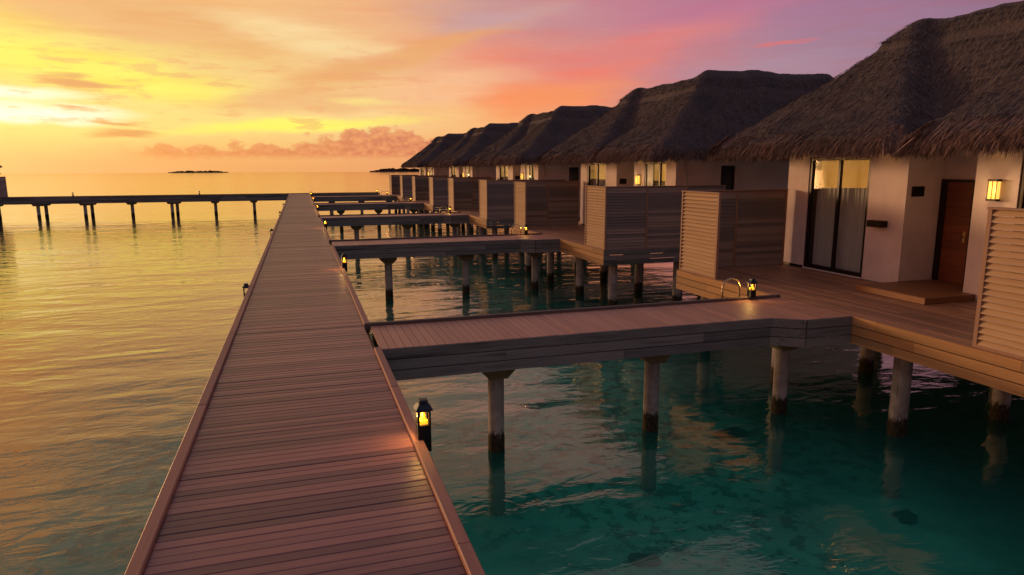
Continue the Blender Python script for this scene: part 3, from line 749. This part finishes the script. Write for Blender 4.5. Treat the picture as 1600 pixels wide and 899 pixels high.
    lg = MB(); lg.box(WX - .13, WX - .034, y0, y1, 2.015, 2.34); lg.build('lamp_glass', M['lampglass'], lamp)
    point('wall_lamp_light', lamp, (WX - .26, 9.58, 2.18), 3.2, (1, .66, .26), .06)
    # side window and gutter pipe
    wi = MB(); wi.box(14.505, 15.095, 6.94, 7.02, 1.105, 1.16); wi.box(14.505, 15.095, 6.94, 7.02, 2.64, 2.695); wi.box(14.505, 14.56, 6.94, 7.02, 1.162, 2.638); wi.box(15.04, 15.095, 6.94, 7.02, 1.162, 2.638)
    wn = wi.build('window', M['bronze'], t)
    pn = MB(); pn.box(14.562, 15.038, 6.97, 6.98, 1.162, 2.638); pn.build('pane', M['glass'], wn)
    vd = MB(); vd.box(14.4, 15.2, 7.12, 7.14, .9, 2.9); vd.build('blind', M['dark'], wn)
    pi = MB(); pi.tube([(13.02, 6.85, 2.99), (13.02, 6.85, .0)], .03, 10); pi.build('downpipe', M['plaster'], t, True)
    # posts under the house
    for x in (15.6, 19.0):
        for y in (7.5, 11.2, 14.8): post_round(x, y, -.34, .16, t)
    # added warm fill lights with dark discs, to brighten walls under the eaves
    for (x, y) in ((12.3, 15.0), (12.3, 12.1), (12.3, 9.6), (12.3, 7.2)):
        dl = MB(); dl.tube([(x, y, 2.993), (x, y, 2.965)], .05, 14); o = dl.build('fill_light_disc', M['bronze'], t)
        point('eaves_fill_light', o, (x, y, 2.93), .9, (1, .44, .07), .05)
    make_roof(t)
    return t
vl = tag(make_villa(), 'x', 'villa', 'thatched water villas in the row beside the pier')
VL = ['nearest thatched villa at the right edge with brown front door and curtained glass door',
      'second nearest thatched villa, its long flat ridge standing over the louvred screens',
      'third nearest thatched villa, in the middle of the row', 'fourth nearest thatched villa, small near the end of the row', 'farthest thatched villa, its eave tip against the orange horizon clouds']
for i, o in enumerate(OFF): place(vl, i > 0, (0, o, 0), 0, VL[i])
# the villa whose corner shows at the left edge, beyond the cross pier
LV = (-20.9, 67.9, 0)
place(vl, True, (LV[0] - 6.0, LV[1], 0), R(90), 'thatched villa at the left edge of the photo, only its eave tip showing'); 
place(te, True, (LV[0] - 2.2, LV[1], 0), R(90), 'terrace deck at the left edge of the photo beside the cross pier')
p = Vector((9.32, TY0 + .03, 0)); p.rotate(Matrix.Rotation(R(90), 3, 'Z'))
place(sn, True, (LV[0] - 2.2 + p.x, LV[1] + p.y, 0), R(90), 'dark privacy screen at the left edge of the photo above the cross pier')

# ------------------------------------------------------------------ lanterns
def make_lantern(lit, group, tall=False):
    """square bollard lantern, origin at the deck level, light window on all four sides"""
    t = empty('lantern'); h = .072; zb = -.12 if tall else .0
    b_ = MB(); b_.box(-h, h, -h, h, zb, .19); b_.build('body', M['black'], t)
    f = MB()
    for sx_ in (-1, 1):
        for sy_ in (-1, 1):
            f.box(min(sx_ * h, sx_ * (h - .022)), max(sx_ * h, sx_ * (h - .022)), min(sy_ * h, sy_ * (h - .022)), max(sy_ * h, sy_ * (h - .022)), .191, .345)
    f.box(-h, h, -h, h, .346, .362); f.build('window_frame', M['black'], t)
    def fr(a, b2, z0, z1): return ([(-a, -a, z0), (a, -a, z0), (a, a, z0), (-a, a, z0), (-b2, -b2, z1), (b2, -b2, z1), (b2, b2, z1), (-b2, b2, z1)],
                                  [(0, 3, 2, 1), (4, 5, 6, 7), (0, 1, 5, 4), (1, 2, 6, 5), (2, 3, 7, 6), (3, 0, 4, 7)])
    c_ = MB(); c_.add(*fr(.095, .092, .363, .378)); c_.add(*fr(.090, .052, .379, .43)); c_.add(*fr(.048, .044, .431, .462)); c_.add(*fr(.052, .04, .463, .474))
    c_.build('cap', M['roofmetal'], t)
    if lit:
        g = MB(); g.box(-.042, .042, -.042, .042, .192, .24); g.build('glow', M['candle'], t)
        g = MB(); g.tube([(0, 0, .242), (0, 0, .335)], [.03, .022], 12); g.build('lamp_tube', M['flame'], t)
        point('lantern_light', t, (-.062, -.03, .30), 7.0, (1, .55, .13), .02)
        point('lantern_light', t, (.0, -.066, .29), .8, (1, .55, .13), .02)
    tag(t, 'x', 'lantern', group); return t
GL = 'bollard lanterns along the pier'
l0 = make_lantern(True, GL, True)
RY = [6.15, 18.2, 31.8, 46.1, 59.5, 71.8]
RL = ['lit lantern nearest the camera on the right kerb of the pier', 'lit lantern on the right kerb just before the second branch walkway',
      'lit lantern on the right kerb before the third branch walkway', 'lit lantern on the right kerb before the fourth branch walkway', 'tiny lit lantern on the right kerb before the farthest branch walkway', 'tiny lit lantern on the right kerb close to the cross pier']
for i, y in enumerate(RY): place(l0, i > 0, (PX1 + .012, y, .02), 0, RL[i]).scale = (.88, .88, .86)
l1 = make_lantern(False, GL, True)
LY = [15.9, 30.8, 43.9, 54.3, 64.0]
for i, y in enumerate(LY):
    place(l1, i > 0, (PX0 - .055, y, -.27), 0, '%s of the dark lanterns hung on the left edge of the pier' % ['nearest', 'second from the camera', 'third from the camera', 'fourth from the camera', 'farthest'][i]).scale = (.85, .85, .8)
for i, (x, lb) in enumerate(((-22.3, 'small dark post light on the cross pier, the left one of two'), (-10.4, 'small dark post light on the cross pier, the right one of two'))):
    place(l1, True, (x, CROSS1 - .1, .05), 0, lb)
l2 = make_lantern(True, 'lanterns at the ladders of the villa terraces')
for i, o in enumerate(OFF):
    place(l2, i > 0, (8.55, 11.26 + o, .05), 0, 'lit lantern beside the ladder rail of the %s villa' % ORD[i]).scale = (.85, .85, .8)
place(l2, True, (8.3, CROSS0 + .1, .05), 0, 'tiny lit lantern at the right end of the cross pier')
# ladder rails
def make_ladder():
    t = empty('ladder_rail')
    for yy in (11.42, 11.98):
        pts = [(7.98, yy, -.44), (7.98, yy, .15)]
        for k in range(13):
            a = math.pi - math.pi * k / 12; pts.append((8.18 + .20 * math.cos(a), yy, .22 + .20 * math.sin(a)))
        pts += [(8.38, yy, .1), (8.38, yy, -.44)]
        if yy > 11.5: pts = pts[:2] + [(p_[0], p_[1], p_[2] - 1.0) for p_ in []]
        if yy < 11.5: MB().tube([(x, y, z) for x, y, z in pts if z > -.1] if False else pts, .02, 10).build('handrail', M['steel'], t, True)
    mb = MB()
    mb.box(8.0, 8.36, 11.40, 11.44, -.32, -.29)
    mb.build('rung', M['steel'], t)
    return t
ld = tag(make_ladder(), 'x', 'ladder', 'steel ladder rails beside the branch walkways')
for i, o in enumerate(OFF): place(ld, i > 0, (0, o, 0), 0, 'curved steel ladder rail at the terrace of the %s villa' % ORD[i])

# ------------------------------------------------------------------ rocks on the sea floor
def rock(x, y, r, label, seed):
    g = np.random.default_rng(seed); n, mm = 20, 10; v, f = [], []
    ph = g.uniform(0, 6.28, 6)
    for j in range(mm + 1):
        t_ = math.pi * j / mm
        for i in range(n):
            a = 2 * math.pi * i / n
            rr = r * (1 + .22 * math.sin(2 * a + ph[0]) + .14 * math.sin(3 * a + ph[1] + 2 * t_) + .09 * math.sin(5 * a + ph[2]) + g.normal(0, .04))
            v.append((x + rr * math.sin(t_) * math.cos(a), y + .7 * rr * math.sin(t_) * math.sin(a), WZ - 1.12 + .38 * rr * math.cos(t_)))
    for j in range(mm):
        for i in range(n): f.append((j * n + i, j * n + (i + 1) % n, (j + 1) * n + (i + 1) % n, (j + 1) * n + i))
    mb = MB(); mb.add(v, f); o = mb.build('coral_rock', M['rock'], None, True); tag(o, label, 'rock', 'dark coral rocks on the sea floor')
rock(4.6, 8.2, .22, 'round dark coral rock alone in the foreground turquoise shallows', 1)
rock(8.8, 12.0, .30, 'dark coral rock between the second and third posts of the foreground walkway', 2)
rock(9.4, 8.0, .22, 'small coral rock among dark patches in the lower right shallows', 5)

# ------------------------------------------------------------------ distant islands
def island(x, y, lx, h, label, seed, parts=70):
    g = np.random.default_rng(seed)
    t = empty('island', (x, y, WZ)); tag(t, kind='structure')
    mb = MB(); n = 40; ring = [(lx * math.cos(2 * math.pi * k / n), lx * .25 * math.sin(2 * math.pi * k / n)) for k in range(n)]
    vs_ = [(a, b_, -.3) for a, b_ in ring] + [(a * .93, b_ * .9, .9) for a, b_ in ring]
    mb.add(vs_, [tuple(range(n, 2 * n))] + [(i, (i + 1) % n, n + (i + 1) % n, n + i) for i in range(n)]); mb.build('shore', M['sand'], t)
    mb = MB()
    for k in range(parts):
        u = g.uniform(-.93, .93); v = g.uniform(-.6, .6) * math.sqrt(1 - u * u)
        prof = (1 - abs(u) ** 3) * (0.55 + .45 * g.random()); hh = max(1.2, h * prof); r_ = hh * g.uniform(.6, 1.1) + 1.0
        cx_, cy_ = lx * u, lx * .22 * v; vv = []; ff = []; a_, b2 = 8, 4
        for j in range(b2 + 1):
            tt = (math.pi / 2) * j / b2
            for i in range(a_):
                an = 2 * math.pi * i / a_; jr = g.uniform(.75, 1.15)
                vv.append((cx_ + r_ * jr * math.cos(tt) * math.cos(an), cy_ + r_ * jr * math.cos(tt) * math.sin(an), .5 + hh * math.sin(tt) * g.uniform(.85, 1.1)))
        for j in range(b2):
            for i in range(a_): ff.append((j * a_ + i, j * a_ + (i + 1) % a_, (j + 1) * a_ + (i + 1) % a_, (j + 1) * a_ + i))
        mb.add(vv, ff)
    o = mb.build('island_trees', M['trees'], t); o['kind'] = 'stuff'
island(-192, 1490, 58, 4.2, '', 3)
island(202, 1440, 66, 8.0, '', 4, 110)
island(-590, 1500, 60, 4.0, '', 5)
